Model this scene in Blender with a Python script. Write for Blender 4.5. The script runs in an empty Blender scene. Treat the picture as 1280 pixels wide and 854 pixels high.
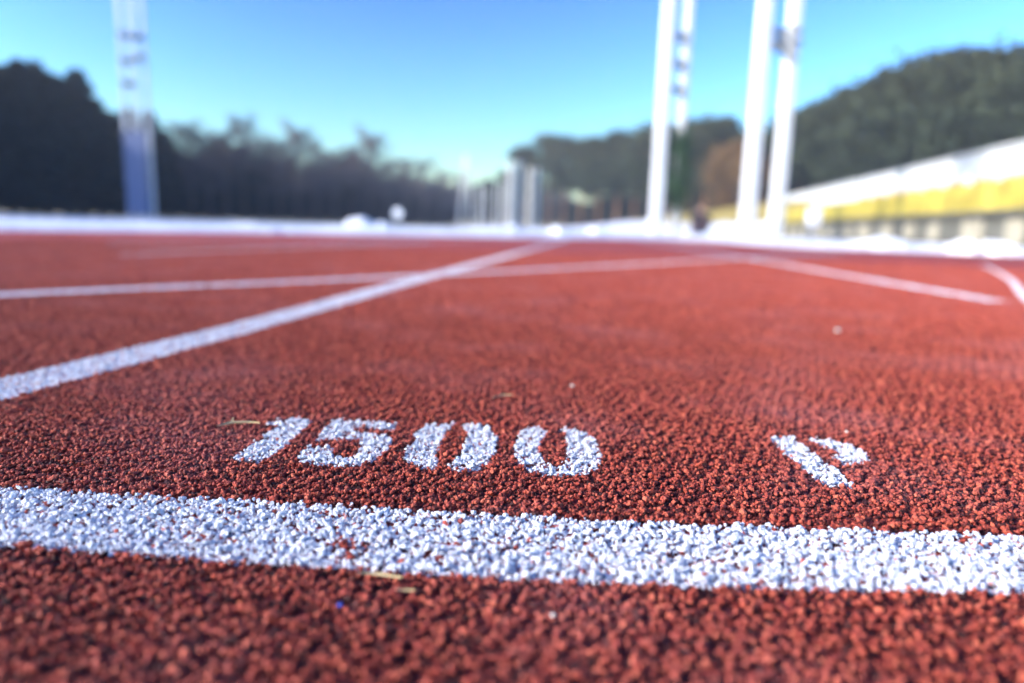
import bpy, bmesh, math, random
import numpy as np
from mathutils import Vector, Matrix

random.seed(7)
rng = np.random.default_rng(11)
sc = bpy.context.scene
COL = sc.collection
R = math.radians
SUN_EL, SUN_AZ = 21.0, -108.0          # azimuth measured from +Y towards +X

# ------------------------------------------------------------------ helpers
def link(o, parent=None):
    COL.objects.link(o)
    if parent: o.parent = parent
    return o

def tag(o, label=None, cat=None, group=None, kind=None):
    if label: o['label'] = label
    if cat: o['category'] = cat
    if group: o['group'] = group
    if kind: o['kind'] = kind
    return o

def empty(name, loc=(0, 0, 0), rz=0.0, scale=1.0):
    o = bpy.data.objects.new(name, None)
    o.empty_display_size = 0.2
    o.location = loc; o.rotation_euler = (0, 0, rz); o.scale = (scale,) * 3
    return link(o)

def obj(name, bm, mat, parent=None, smooth=False, loc=None):
    me = bpy.data.meshes.new(name)
    bm.normal_update(); bm.to_mesh(me); bm.free()
    for m in (mat if isinstance(mat, (list, tuple)) else [mat]): me.materials.append(m)
    if smooth:
        me.polygons.foreach_set('use_smooth', [True] * len(me.polygons))
    o = bpy.data.objects.new(name, me)
    if loc is not None: o.location = loc
    return link(o, parent)

def np_mesh(name, verts, faces, mat):
    """faces: (n,3) or (n,4) int array"""
    verts = np.asarray(verts, dtype=np.float32); faces = np.asarray(faces, dtype=np.int32)
    me = bpy.data.meshes.new(name)
    me.vertices.add(len(verts)); me.vertices.foreach_set('co', verts.ravel())
    k = faces.shape[1]
    me.loops.add(faces.size); me.loops.foreach_set('vertex_index', faces.ravel())
    me.polygons.add(len(faces))
    me.polygons.foreach_set('loop_start', np.arange(0, faces.size, k, dtype=np.int32))
    me.update(calc_edges=True); me.validate()
    me.materials.append(mat)
    return me

def copy_tree(o, parent=None):
    c = o.copy(); COL.objects.link(c); c.parent = parent
    for ch in list(o.children): copy_tree(ch, c)
    return c

def box(bm, c, s, rot=None, bevel=0.0):
    r = bmesh.ops.create_cube(bm, size=1.0)
    vs = r['verts']
    m = Matrix.Translation(c) @ (rot.to_4x4() if rot else Matrix.Identity(4)) @ Matrix.Diagonal((*s, 1))
    bmesh.ops.transform(bm, matrix=m, verts=vs)
    if bevel:
        es = list({e for v in vs for e in v.link_edges})
        bmesh.ops.bevel(bm, geom=es, offset=bevel, segments=2, affect='EDGES')

def tube(bm, pts, radii, n=10, cap=True):
    rings = []
    for i, p in enumerate(pts):
        p = Vector(p)
        a = Vector(pts[max(i - 1, 0)]); b = Vector(pts[min(i + 1, len(pts) - 1)])
        d = (b - a).normalized()
        u = d.cross(Vector((0.3, 1, 0.1))).normalized(); v = d.cross(u)
        rings.append([bm.verts.new(p + (u * math.cos(2 * math.pi * k / n) + v * math.sin(2 * math.pi * k / n)) * radii[i]) for k in range(n)])
    for r0, r1 in zip(rings, rings[1:]):
        for k in range(n): bm.faces.new((r0[k], r0[(k + 1) % n], r1[(k + 1) % n], r1[k]))
    if cap:
        bm.faces.new(rings[0]); bm.faces.new(rings[-1][::-1])

def lathe(bm, prof, n=24, c=(0, 0)):
    rings = [[bm.verts.new((c[0] + r * math.cos(2 * math.pi * k / n), c[1] + r * math.sin(2 * math.pi * k / n), z)) for k in range(n)] for r, z in prof]
    for r0, r1 in zip(rings, rings[1:]):
        for k in range(n): bm.faces.new((r0[k], r0[(k + 1) % n], r1[(k + 1) % n], r1[k]))
    bm.faces.new(rings[0][::-1]); bm.faces.new(rings[-1])

# ------------------------------------------------------------------ materials
def mat(name, base, rough=0.7, vary=0.25, scale=6.0, bump=0.0, bscale=None, spec=0.3):
    m = bpy.data.materials.new(name); m.use_nodes = True
    nt = m.node_tree; b = nt.nodes['Principled BSDF']
    b.inputs['Roughness'].default_value = rough
    b.inputs['Specular IOR Level'].default_value = spec
    tc = nt.nodes.new('ShaderNodeTexCoord')
    nz = nt.nodes.new('ShaderNodeTexNoise'); nz.inputs['Scale'].default_value = scale; nz.inputs['Detail'].default_value = 5
    nt.links.new(tc.outputs['Object'], nz.inputs['Vector'])
    cr = nt.nodes.new('ShaderNodeValToRGB')
    cr.color_ramp.elements[0].position = 0.3; cr.color_ramp.elements[1].position = 0.7
    cr.color_ramp.elements[0].color = (*[c * (1 - vary) for c in base], 1)
    cr.color_ramp.elements[1].color = (*[min(1, c * (1 + vary)) for c in base], 1)
    nt.links.new(nz.outputs['Fac'], cr.inputs['Fac']); nt.links.new(cr.outputs['Color'], b.inputs['Base Color'])
    if bump:
        n2 = nt.nodes.new('ShaderNodeTexNoise'); n2.inputs['Scale'].default_value = bscale or scale * 4; n2.inputs['Detail'].default_value = 3
        nt.links.new(tc.outputs['Object'], n2.inputs['Vector'])
        bp = nt.nodes.new('ShaderNodeBump'); bp.inputs['Strength'].default_value = 1.0; bp.inputs['Distance'].default_value = bump
        nt.links.new(n2.outputs['Fac'], bp.inputs['Height']); nt.links.new(bp.outputs['Normal'], b.inputs['Normal'])
    return m

M = {}
M['conc_white'] = mat('white_concrete', (.52, .53, .54), .8, .16, 1.2, .01, 8)
M['mast'] = mat('white_mast_paint', (.64, .64, .63), .55, .06, 2)
M['steel'] = mat('grey_steel', (.22, .23, .25), .5, .15, 4)
M['guard'] = mat('shade_blue_guard', (.15, .18, .29), .6, .12, 3)  # blue of the shaded mast foot, put into the panel colour
M['dark_conc'] = mat('weathered_concrete', (.11, .105, .085), .9, .35, 1.3, .02, 7)
M['beige'] = mat('beige_concrete', (.30, .27, .20), .9, .25, 2)
M['yellow'] = mat('yellow_fence_paint', (.38, .30, .05), .6, .35, 1.0)
M['orange'] = mat('orange_seat_plastic', (.55, .30, .05), .5, .12, 3)
M['snow'] = mat('snow_surface', (.82, .84, .88), .65, .06, 3, .02, 14)
M['drygrass'] = mat('dry_grass', (.40, .31, .09), .95, .35, .9, .06, 5)
def slope_mat():
    m = bpy.data.materials.new('snow_patched_grass'); m.use_nodes = True
    nt = m.node_tree; b = nt.nodes['Principled BSDF']; b.inputs['Roughness'].default_value = .9
    tc = nt.nodes.new('ShaderNodeTexCoord'); n1 = nt.nodes.new('ShaderNodeTexNoise'); n1.inputs['Scale'].default_value = .35; n1.inputs['Detail'].default_value = 6
    n2 = nt.nodes.new('ShaderNodeTexNoise'); n2.inputs['Scale'].default_value = 2.5; n2.inputs['Detail'].default_value = 5
    for n in (n1, n2): nt.links.new(tc.outputs['Object'], n.inputs['Vector'])
    sx = nt.nodes.new('ShaderNodeSeparateXYZ'); nt.links.new(tc.outputs['Object'], sx.inputs[0])
    ma = nt.nodes.new('ShaderNodeMath'); ma.operation = 'MULTIPLY_ADD'; ma.inputs[1].default_value = -.42; nt.links.new(sx.outputs['Z'], ma.inputs[0]); nt.links.new(n1.outputs['Fac'], ma.inputs[2])
    th = nt.nodes.new('ShaderNodeMapRange'); th.inputs[1].default_value = .02; th.inputs[2].default_value = .10; nt.links.new(ma.outputs[0], th.inputs[0])
    g = nt.nodes.new('ShaderNodeValToRGB'); e = g.color_ramp.elements
    e[0].position = .3; e[0].color = (.25, .19, .045, 1); e[1].position = .7; e[1].color = (.46, .34, .09, 1); nt.links.new(n2.outputs['Fac'], g.inputs['Fac'])
    mx = nt.nodes.new('ShaderNodeMix'); mx.data_type = 'RGBA'; nt.links.new(th.outputs[0], mx.inputs[0]); nt.links.new(g.outputs['Color'], mx.inputs[6]); mx.inputs[7].default_value = (.8, .82, .86, 1)
    nt.links.new(mx.outputs[2], b.inputs['Base Color']); return m
M['drygrass'] = slope_mat()
M['cloth_dark'] = mat('navy_cloth', (.022, .024, .04), .9, .2, 9)
M['trouser'] = mat('plum_cloth', (.05, .035, .06), .9, .2, 9)
M['skin'] = mat('skin_tone', (.45, .27, .2), .6, .08, 20)
M['hair'] = mat('dark_hair', (.03, .02, .015), .6, .2, 30)
M['sign'] = mat('white_sign_enamel', (.8, .81, .83), .4, .04, 8)
M['bark_pine'] = mat('pine_bark', (.26, .13, .07), .95, .35, 12, .01)
M['bark_dark'] = mat('dark_bark', (.06, .05, .045), .95, .3, 12, .01)
M['bark_grey'] = mat('grey_bark', (.10, .085, .08), .95, .3, 12, .01)
M['needle_dark'] = mat('dark_needles', (.018, .025, .018), .85, .35, 9)
M['needle_pine'] = mat('pine_needles', (.024, .035, .017), .85, .4, 9)
M['twigs'] = mat('bare_twigs', (.075, .062, .068), .9, .3, 9)
M['autumn'] = mat('rusty_leaves', (.15, .085, .035), .85, .35, 9)
M['ivy'] = mat('green_leaves', (.035, .075, .03), .7, .35, 9)
M['straw'] = mat('dry_straw', (.5, .4, .22), .7, .2, 300)
M['bluegrain'] = mat('blue_rubber', (.03, .06, .4), .6, .2, 300)
M['grit'] = mat('pale_grit', (.62, .58, .52), .7, .2, 300)
M['scrap'] = mat('grey_blue_paint', (.36, .42, .52), .6, .12, 3)

def red_rubber():
    m = bpy.data.materials.new('red_rubber_granules'); m.use_nodes = True
    nt = m.node_tree; b = nt.nodes['Principled BSDF']
    b.inputs['Roughness'].default_value = .62; b.inputs['Specular IOR Level'].default_value = .25
    at = nt.nodes.new('ShaderNodeAttribute'); at.attribute_type = 'INSTANCER'; at.attribute_name = 'tint'
    cr = nt.nodes.new('ShaderNodeValToRGB'); e = cr.color_ramp.elements
    e[0].position = 0; e[0].color = (.035, .008, .007, 1)
    e[1].position = 1; e[1].color = (.52, .12, .065, 1)
    k = cr.color_ramp.elements.new(.5); k.color = (.33, .050, .032, 1)
    nt.links.new(at.outputs['Fac'], cr.inputs['Fac'])
    gp = nt.nodes.new('ShaderNodeNewGeometry'); dn = nt.nodes.new('ShaderNodeTexNoise'); dn.inputs['Scale'].default_value = 7; dn.inputs['Detail'].default_value = 6
    nt.links.new(gp.outputs['Position'], dn.inputs['Vector'])
    dr = nt.nodes.new('ShaderNodeMapRange'); dr.inputs[1].default_value = .48; dr.inputs[2].default_value = .72; dr.inputs[4].default_value = .30
    nt.links.new(dn.outputs['Fac'], dr.inputs[0])
    mx = nt.nodes.new('ShaderNodeMix'); mx.data_type = 'RGBA'; mx.inputs[7].default_value = (.42, .17, .17, 1)
    nt.links.new(dr.outputs[0], mx.inputs[0]); nt.links.new(cr.outputs['Color'], mx.inputs[6])
    nt.links.new(mx.outputs[2], b.inputs['Base Color'])
    return m
M['granule'] = red_rubber()

def white_paint(name, wear):
    m = bpy.data.materials.new(name); m.use_nodes = True
    nt = m.node_tree; b = nt.nodes['Principled BSDF']
    b.inputs['Roughness'].default_value = .55; b.inputs['Specular IOR Level'].default_value = .3
    tc = nt.nodes.new('ShaderNodeTexCoord')
    nz = nt.nodes.new('ShaderNodeTexNoise'); nz.inputs['Scale'].default_value = 420; nz.inputs['Detail'].default_value = 2
    nt.links.new(tc.outputs['Object'], nz.inputs['Vector'])
    cr = nt.nodes.new('ShaderNodeValToRGB'); e = cr.color_ramp.elements
    e[0].position = wear; e[0].color = (.40, .11, .08, 1)
    e[1].position = wear + .05; e[1].color = (.60, .61, .66, 1)
    k = cr.color_ramp.elements.new(min(.98, wear + .3)); k.color = (.70, .705, .73, 1)
    nt.links.new(nz.outputs['Fac'], cr.inputs['Fac']); nt.links.new(cr.outputs['Color'], b.inputs['Base Color'])
    return m
M['paint'] = white_paint('white_line_paint', .31)
M['paint_worn'] = white_paint('worn_line_paint', .38)

def track_mat():
    m = bpy.data.materials.new('red_track_surface'); m.use_nodes = True
    nt = m.node_tree; b = nt.nodes['Principled BSDF']
    b.inputs['Roughness'].default_value = .8; b.inputs['Specular IOR Level'].default_value = .2
    tc = nt.nodes.new('ShaderNodeTexCoord')
    n1 = nt.nodes.new('ShaderNodeTexNoise'); n1.inputs['Scale'].default_value = 170; n1.inputs['Detail'].default_value = 3
    n2 = nt.nodes.new('ShaderNodeTexNoise'); n2.inputs['Scale'].default_value = 2.2; n2.inputs['Detail'].default_value = 5
    for n in (n1, n2): nt.links.new(tc.outputs['Object'], n.inputs['Vector'])
    cr = nt.nodes.new('ShaderNodeValToRGB'); e = cr.color_ramp.elements
    e[0].position = .36; e[0].color = (.30, .042, .034, 1)
    e[1].position = .66; e[1].color = (.50, .095, .068, 1)
    nt.links.new(n1.outputs['Fac'], cr.inputs['Fac'])
    c2 = nt.nodes.new('ShaderNodeValToRGB'); e = c2.color_ramp.elements
    e[0].position = .3; e[0].color = (.85, .85, .9, 1); e[1].position = .72; e[1].color = (1.1, 1.15, 1.25, 1)
    nt.links.new(n2.outputs['Fac'], c2.inputs['Fac'])
    mx = nt.nodes.new('ShaderNodeMix'); mx.data_type = 'RGBA'; mx.blend_type = 'MULTIPLY'; mx.inputs[0].default_value = 1
    nt.links.new(cr.outputs['Color'], mx.inputs[6]); nt.links.new(c2.outputs['Color'], mx.inputs[7])
    nt.links.new(mx.outputs[2], b.inputs['Base Color'])
    bp = nt.nodes.new('ShaderNodeBump'); bp.inputs['Strength'].default_value = .8; bp.inputs['Distance'].default_value = .003
    nt.links.new(n1.outputs['Fac'], bp.inputs['Height']); nt.links.new(bp.outputs['Normal'], b.inputs['Normal'])
    return m
M['track'] = track_mat()

def ground_mat():
    """snow close to the track, thinning to dry winter grass further out"""
    m = bpy.data.materials.new('snowy_winter_ground'); m.use_nodes = True
    nt = m.node_tree; b = nt.nodes['Principled BSDF']; b.inputs['Roughness'].default_value = .8
    tc = nt.nodes.new('ShaderNodeTexCoord')
    n1 = nt.nodes.new('ShaderNodeTexNoise'); n1.inputs['Scale'].default_value = .12; n1.inputs['Detail'].default_value = 6
    n2 = nt.nodes.new('ShaderNodeTexNoise'); n2.inputs['Scale'].default_value = 3; n2.inputs['Detail'].default_value = 5
    for n in (n1, n2): nt.links.new(tc.outputs['Object'], n.inputs['Vector'])
    ln = nt.nodes.new('ShaderNodeVectorMath'); ln.operation = 'LENGTH'; nt.links.new(tc.outputs['Object'], ln.inputs[0])
    mr = nt.nodes.new('ShaderNodeMapRange'); mr.inputs[1].default_value = 28; mr.inputs[2].default_value = 60
    mr.inputs[3].default_value = .28; mr.inputs[4].default_value = -.12
    nt.links.new(ln.outputs['Value'], mr.inputs[0])
    ad = nt.nodes.new('ShaderNodeMath'); nt.links.new(mr.outputs[0], ad.inputs[0]); nt.links.new(n1.outputs['Fac'], ad.inputs[1])
    th = nt.nodes.new('ShaderNodeMapRange'); th.inputs[1].default_value = .47; th.inputs[2].default_value = .55
    nt.links.new(ad.outputs[0], th.inputs[0])
    g = nt.nodes.new('ShaderNodeValToRGB'); e = g.color_ramp.elements
    e[0].position = .3; e[0].color = (.16, .15, .05, 1); e[1].position = .7; e[1].color = (.34, .28, .10, 1)
    nt.links.new(n2.outputs['Fac'], g.inputs['Fac'])
    mx = nt.nodes.new('ShaderNodeMix'); mx.data_type = 'RGBA'
    nt.links.new(th.outputs[0], mx.inputs[0]); nt.links.new(g.outputs['Color'], mx.inputs[6]); mx.inputs[7].default_value = (.80, .83, .88, 1)
    nt.links.new(mx.outputs[2], b.inputs['Base Color'])
    bp = nt.nodes.new('ShaderNodeBump'); bp.inputs['Distance'].default_value = .05; nt.links.new(n2.outputs['Fac'], bp.inputs['Height'])
    nt.links.new(bp.outputs['Normal'], b.inputs['Normal'])
    return m
M['ground'] = ground_mat()

# ------------------------------------------------------------------ sky, sun, camera
w = bpy.data.worlds.new('World'); sc.world = w; w.use_nodes = True
nt = w.node_tree; bg = nt.nodes['Background']
sky = nt.nodes.new('ShaderNodeTexSky'); sky.sky_type = 'NISHITA'; sky.sun_disc = False
sky.sun_elevation = R(SUN_EL); sky.sun_rotation = R(SUN_AZ)
sky.air_density = 1.3; sky.dust_density = 0.9; sky.ozone_density = 4.2; sky.altitude = 0
hs = nt.nodes.new('ShaderNodeHueSaturation'); hs.inputs['Saturation'].default_value = .98; hs.inputs['Value'].default_value = .60
gm = nt.nodes.new('ShaderNodeGamma'); gm.inputs['Gamma'].default_value = 2.4
nt.links.new(sky.outputs['Color'], gm.inputs['Color']); nt.links.new(gm.outputs['Color'], hs.inputs['Color']); nt.links.new(hs.outputs['Color'], bg.inputs['Color'])
bg.inputs['Strength'].default_value = 0.05

sl = bpy.data.lights.new('sun', 'SUN'); sl.energy = 3.7; sl.angle = R(.5); sl.color = (1, .93, .84)
so = link(bpy.data.objects.new('sun', sl))
sd = Vector((math.sin(R(SUN_AZ)) * math.cos(R(SUN_EL)), math.cos(R(SUN_AZ)) * math.cos(R(SUN_EL)), math.sin(R(SUN_EL))))
so.rotation_euler = sd.to_track_quat('Z', 'Y').to_euler(); so.location = sd * 60

cam = bpy.data.cameras.new('camera'); co = link(bpy.data.objects.new('camera', cam))
cam.sensor_width = 36; cam.lens = 36 * 853 / 1280
cam.clip_start = .01; cam.clip_end = 3000
co.matrix_world = Matrix.Translation((0, 0, .12)) @ Matrix.Rotation(R(90 - 9.45), 4, 'X') @ Matrix.Rotation(R(1.7), 4, 'Z')
cam.dof.use_dof = True; cam.dof.focus_distance = .315; cam.dof.aperture_fstop = 3.6
cam.dof.aperture_blades = 9
sc.camera = co
vs = sc.view_settings; vs.view_transform = 'Standard'; vs.look = 'None'; vs.gamma = 1; vs.exposure = 0.72
vs.use_curve_mapping = False

# ------------------------------------------------------------------ ground sheets
bm = bmesh.new()
# one sheet to the horizon, denser close by so that its snow can be uneven; a hollow under the track
xs = sorted(set([-320, -200, -120, -60, -30] + [x * .5 for x in range(-30, 41)] + [30, 60, 120, 200, 320]))
ys = sorted(set([-80, -40, -20] + [y * .5 for y in range(-16, 41)] + [30, 60, 120, 250, 480]))
BOUND = [(-14, -7), (-9, -3), (-5.2, 2.4), (-3.56, 4.76), (-2.54, 6.75), (-.9, 8.1), (-.04, 8.72), (.61, 9.33), (1.7, 10.9), (2.7, 11.9),
         (3.15, 11.2), (3.1, 9.2), (3.15, 7.9), (3.5, 7.15), (4.83, 6.54), (7, 5.6), (12, 2.5), (16, -7)]
def inside(poly, P):
    P = np.atleast_2d(P); x, y = P[:, 0], P[:, 1]
    c = np.zeros(len(P), bool); n = len(poly)
    for i in range(n):
        x0, y0 = poly[i]; x1, y1 = poly[(i + 1) % n]
        if y0 == y1: continue
        hit = ((y0 > y) != (y1 > y)) & (x < (x1 - x0) * (y - y0) / (y1 - y0) + x0)
        c ^= hit
    return c
grid = {}
for x in xs:
    for y in ys: grid[x, y] = bm.verts.new((x, y, -.03))
for i in range(len(xs) - 1):
    for j in range(len(ys) - 1):
        bm.faces.new((grid[xs[i], ys[j]], grid[xs[i + 1], ys[j]], grid[xs[i + 1], ys[j + 1]], grid[xs[i], ys[j + 1]]))
tag(obj('ground', bm, M['ground']), kind='structure')

bm = bmesh.new()
top = [bm.verts.new((x, y, 0)) for x, y in BOUND]; bot = [bm.verts.new((x, y, -.05)) for x, y in BOUND]
bm.faces.new(top[::-1] if False else top)
for i in range(len(BOUND)):
    k = (i + 1) % len(BOUND); bm.faces.new((top[i], bot[i], bot[k], top[k]))
bmesh.ops.recalc_face_normals(bm, faces=bm.faces)
tag(obj('running_track', bm, M['track']), kind='structure')

# snow lying along the far edge of the track: a lumpy ridge that follows the edge
def ridge(pts, wid, hgt, seed):
    r = random.Random(seed); bm = bmesh.new(); rows = []
    P = [Vector((*p, 0)) for p in pts]; fine = []
    for a, b in zip(P, P[1:]):
        n = max(2, int((b - a).length / .07))
        fine += [a.lerp(b, t / n) for t in range(n)]
    fine.append(P[-1])
    h = 0
    for i, p in enumerate(fine):
        d = (fine[min(i + 1, len(fine) - 1)] - fine[max(i - 1, 0)]).normalized(); nrm = Vector((-d.y, d.x, 0))
        h = .8 * h + .2 * r.uniform(-1, 1)
        hh = max(.02, hgt(i / len(fine)) * (1 + 1.3 * h)); e = r.uniform(-.03, .03)
        row = []
        for k in range(9):
            t = k / 8
            z = hh * math.sin(math.pi * min(1, t * .62 + (0.0 if k else -.02))) ** .8 if k else -.01
            row.append(bm.verts.new(p + nrm * (wid * t + e + r.uniform(-.02, .02)) + Vector((0, 0, (z if k else -.02) + (r.uniform(-.008, .008) if k else 0)))))
        row.append(bm.verts.new(p + nrm * (wid * 1.7) + Vector((0, 0, -.04))))
        rows.append(row)
    for a, b in zip(rows, rows[1:]):
        for k in range(9): bm.faces.new((a[k], b[k], b[k + 1], a[k + 1]))
    bmesh.ops.recalc_face_normals(bm, faces=bm.faces)
    return bm
lb = [p for p in BOUND[1:10]]
o = obj('snow_bank', ridge(lb, 1.1, lambda t: .035 + .055 * t, 3), M['snow'], smooth=True)
tag(o, 'long low bank of white snow along the far left edge of the track', 'snow bank')
rb = [p for p in BOUND[9:17]]
o = obj('snow_bank', ridge(rb, .9, lambda t: .07 - .02 * t, 5), M['snow'], smooth=True)
tag(o, 'low bank of white snow at the right edge of the track below the stand', 'snow bank')

def lump(loc, s, label):
    bm = bmesh.new(); bmesh.ops.create_icosphere(bm, subdivisions=4, radius=1)
    r = random.Random(loc[0]); ph = [r.uniform(0, 6) for _ in range(6)]
    for v in bm.verts:
        p = v.co; k = 1 + .12 * math.sin(3 * p.x + ph[0]) + .1 * math.sin(4 * p.y + ph[1]) + .07 * math.sin(7 * p.z + 5 * p.x + ph[2]) + .04 * math.sin(13 * p.x + 11 * p.y + ph[3])
        v.co = Vector((p.x * s[0], p.y * s[1], max(-.25, p.z) * s[2])) * k
    o = obj('snow_lump', bm, M['snow'], smooth=True, loc=loc)
    tag(o, label, 'snow lump', 'lumps of snow along the track edge')
lump((-2.16, 9.5, .02), (.18, .2, .19), 'round white snow lump on the bank left of the small round disc')
lump((-1.86, 9.6, .02), (.14, .18, .13), 'small snow lump on the bank just below the round disc')
lump((-.06, 9.6, .02), (.17, .2, .14), 'snow lump at the foot of the pair of pale masts near the centre')
lump((.6, 10.2, .02), (.18, .2, .14), 'snow lump at the far end of the left lane line')
lump((1.35, 11.3, .02), (.16, .2, .14), 'snow lump on the bank below the pine wood, between lane line and tapered mast')
lump((3.95, 7.5, .0), (.34, .2, .13), 'wide snow lump right of the small white post below the yellow fence')
lump((4.48, 6.95, 0), (.16, .18, .12), 'snow lump below the weathered wall, second from the right')
lump((4.78, 6.85, 0), (.19, .2, .14), 'snow lump nearest the right edge of the picture')

# ------------------------------------------------------------------ painted markings and granules
ONE = [(-0.1444, 0.3916), (-0.1407, 0.3970), (-0.1347, 0.4047), (-0.1315, 0.4060), (-0.1197, 0.3996), (-0.1191, 0.3746), (-0.1197, 0.3574), (-0.1197, 0.3451), (-0.1218, 0.3335), (-0.1232, 0.3256), (-0.1311, 0.3266), (-0.1393, 0.3285), (-0.1382, 0.3413), (-0.1375, 0.3557), (-0.1362, 0.3688), (-0.1367, 0.3810), (-0.1361, 0.3865), (-0.1431, 0.3891)]
FIVE = [(-0.1072, 0.4027), (-0.0926, 0.4017), (-0.0679, 0.3990), (-0.0668, 0.3873), (-0.0748, 0.3864), (-0.0831, 0.3896), (-0.0907, 0.3871), (-0.0912, 0.3773), (-0.0806, 0.3778), (-0.0717, 0.3755), (-0.0651, 0.3670), (-0.0643, 0.3528), (-0.0668, 0.3367), (-0.0735, 0.3250), (-0.0849, 0.3224), (-0.0966, 0.3237), (-0.1047, 0.3278), (-0.1078, 0.3342), (-0.1094, 0.3499), (-0.0988, 0.3523), (-0.0932, 0.3495), (-0.0918, 0.3375), (-0.0857, 0.3350), (-0.0794, 0.3368), (-0.0795, 0.3500), (-0.0821, 0.3639), (-0.0913, 0.3645), (-0.1075, 0.3629)]
ZA = [(-0.0497, 0.3992), (-0.0342, 0.4026), (-0.0371, 0.3822), (-0.0384, 0.3552), (-0.0377, 0.3418), (-0.0345, 0.3321), (-0.0368, 0.3235), (-0.0451, 0.3251), (-0.0510, 0.3318), (-0.0549, 0.3377), (-0.0549, 0.3509), (-0.0535, 0.3652), (-0.0543, 0.3836)]
ZB = [(-0.0292, 0.4014), (-0.0183, 0.4008), (-0.0100, 0.3914), (-0.0067, 0.3758), (-0.0077, 0.3472), (-0.0105, 0.3317), (-0.0158, 0.3230), (-0.0237, 0.3211), (-0.0308, 0.3240), (-0.0282, 0.3351), (-0.0246, 0.3430), (-0.0238, 0.3681), (-0.0247, 0.3866)]
ZC = [(0.0073, 0.3924), (0.0162, 0.4001), (0.0238, 0.3941), (0.0193, 0.3776), (0.0167, 0.3569), (0.0185, 0.3361), (0.0224, 0.3316), (0.0276, 0.3345), (0.0319, 0.3583), (0.0331, 0.3885), (0.0299, 0.3981), (0.0415, 0.3959), (0.0495, 0.3806), (0.0500, 0.3518), (0.0455, 0.3312), (0.0379, 0.3213), (0.0217, 0.3177), (0.0099, 0.3235), (0.0034, 0.3373), (0.0025, 0.3612)]
PA = [(0.1554, 0.3927), (0.1602, 0.3936), (0.1704, 0.3952), (0.1706, 0.3879), (0.1689, 0.3778), (0.1706, 0.3648), (0.1702, 0.3507), (0.1705, 0.3393), (0.1692, 0.3284), (0.1691, 0.3183), (0.1655, 0.3152), (0.1580, 0.3146), (0.1542, 0.3164), (0.1528, 0.3227), (0.1526, 0.3347), (0.1536, 0.3493), (0.1522, 0.3631), (0.1545, 0.3833)]
PB = [(0.1774, 0.3938), (0.1834, 0.3944), (0.1907, 0.3909), (0.1977, 0.3845), (0.2000, 0.3740), (0.1983, 0.3601), (0.1947, 0.3538), (0.1831, 0.3469), (0.1782, 0.3473), (0.1789, 0.3549), (0.1760, 0.3573), (0.1839, 0.3642), (0.1824, 0.3752), (0.1785, 0.3817)]

def strip(center, wid):
    """polygon of a painted stripe of constant width along a centre polyline"""
    C = [Vector((*p, 0)) for p in center]; L, Rr = [], []
    for i, p in enumerate(C):
        d = (C[min(i + 1, len(C) - 1)] - C[max(i - 1, 0)]).normalized(); n = Vector((-d.y, d.x, 0)) * wid / 2
        L.append((p + n)[:2]); Rr.append((p - n)[:2])
    return L + Rr[::-1]
def curve(pts, n=10):
    """Catmull-Rom through the points"""
    P = [Vector(p) for p in pts]; P = [2 * P[0] - P[1]] + P + [2 * P[-1] - P[-2]]; out = []
    for i in range(1, len(P) - 2):
        for k in range(n):
            t = k / n; a, b, c, d = P[i - 1:i + 3]
            out.append(tuple(.5 * ((2 * b) + (c - a) * t + (2 * a - 5 * b + 4 * c - d) * t * t + (3 * b - a - 3 * c + d) * t ** 3)))
    out.append(tuple(P[-2])); return out

START_TOP = [(-.60, .345), (-.40, .305), (-.2231, .2842), (-.1077, .2769), (.0022, .2699), (.1082, .2664), (.2139, .266), (.34, .2685), (.6, .279)]
START_BOT = [(-.56, .292), (-.37, .252), (-.1836, .2312), (-.0877, .2233), (.0025, .2176), (.0899, .2162), (.1791, .2186), (.31, .222), (.6, .232)]
START = [p[:2] for p in curve([(*p, 0) for p in START_TOP])] + [p[:2] for p in curve([(*p, 0) for p in START_BOT])][::-1]
LANE = strip([(-.375, .24), (-.348, .452), (-.308, .70), (-.197, 1.62), (-.07, 2.6), (.18, 4.7), (.449, 6.88), (.70, 9.2)], .05)
RIGHT = strip([(.978, 1.375), (1.042, 2.05), (1.19, 3.556), (1.47, 6.81), (1.75, 10.3)], .05)
CROSS = strip([p[:2] for p in curve([(-1.35, .25, 0), (-.75, .99, 0), (-.539, 1.2326, 0), (-.198, 1.65, 0), (.463, 2.53, 0), (1.5, 3.98, 0), (2.62, 5.56, 0)])], .05)
CURVE = strip([p[:2] for p in curve([(.95, 1.22, 0), (1.1413, 1.5267, 0), (1.6185, 2.2394, 0), (2.1227, 3.0543, 0), (2.42, 3.55, 0)])], .020)
FAINT = strip([(-1.21, 2.10), (-1.0955, 2.74), (-.92, 3.54), (-.6, 5.0)], .05)
FAR = strip([(-1.72, 2.9), (-1.0, 4.1), (-.328, 6.0), (.6, 7.6)], .05)
MARK = dict(START=[START], LANE=[LANE], ONE=[ONE], FIVE=[FIVE], ZERO=[ZA, ZB], OH=[ZC], PEE=[PA, PB], CROSS=[CROSS], RIGHT=[RIGHT], CURVE=[CURVE])

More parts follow.
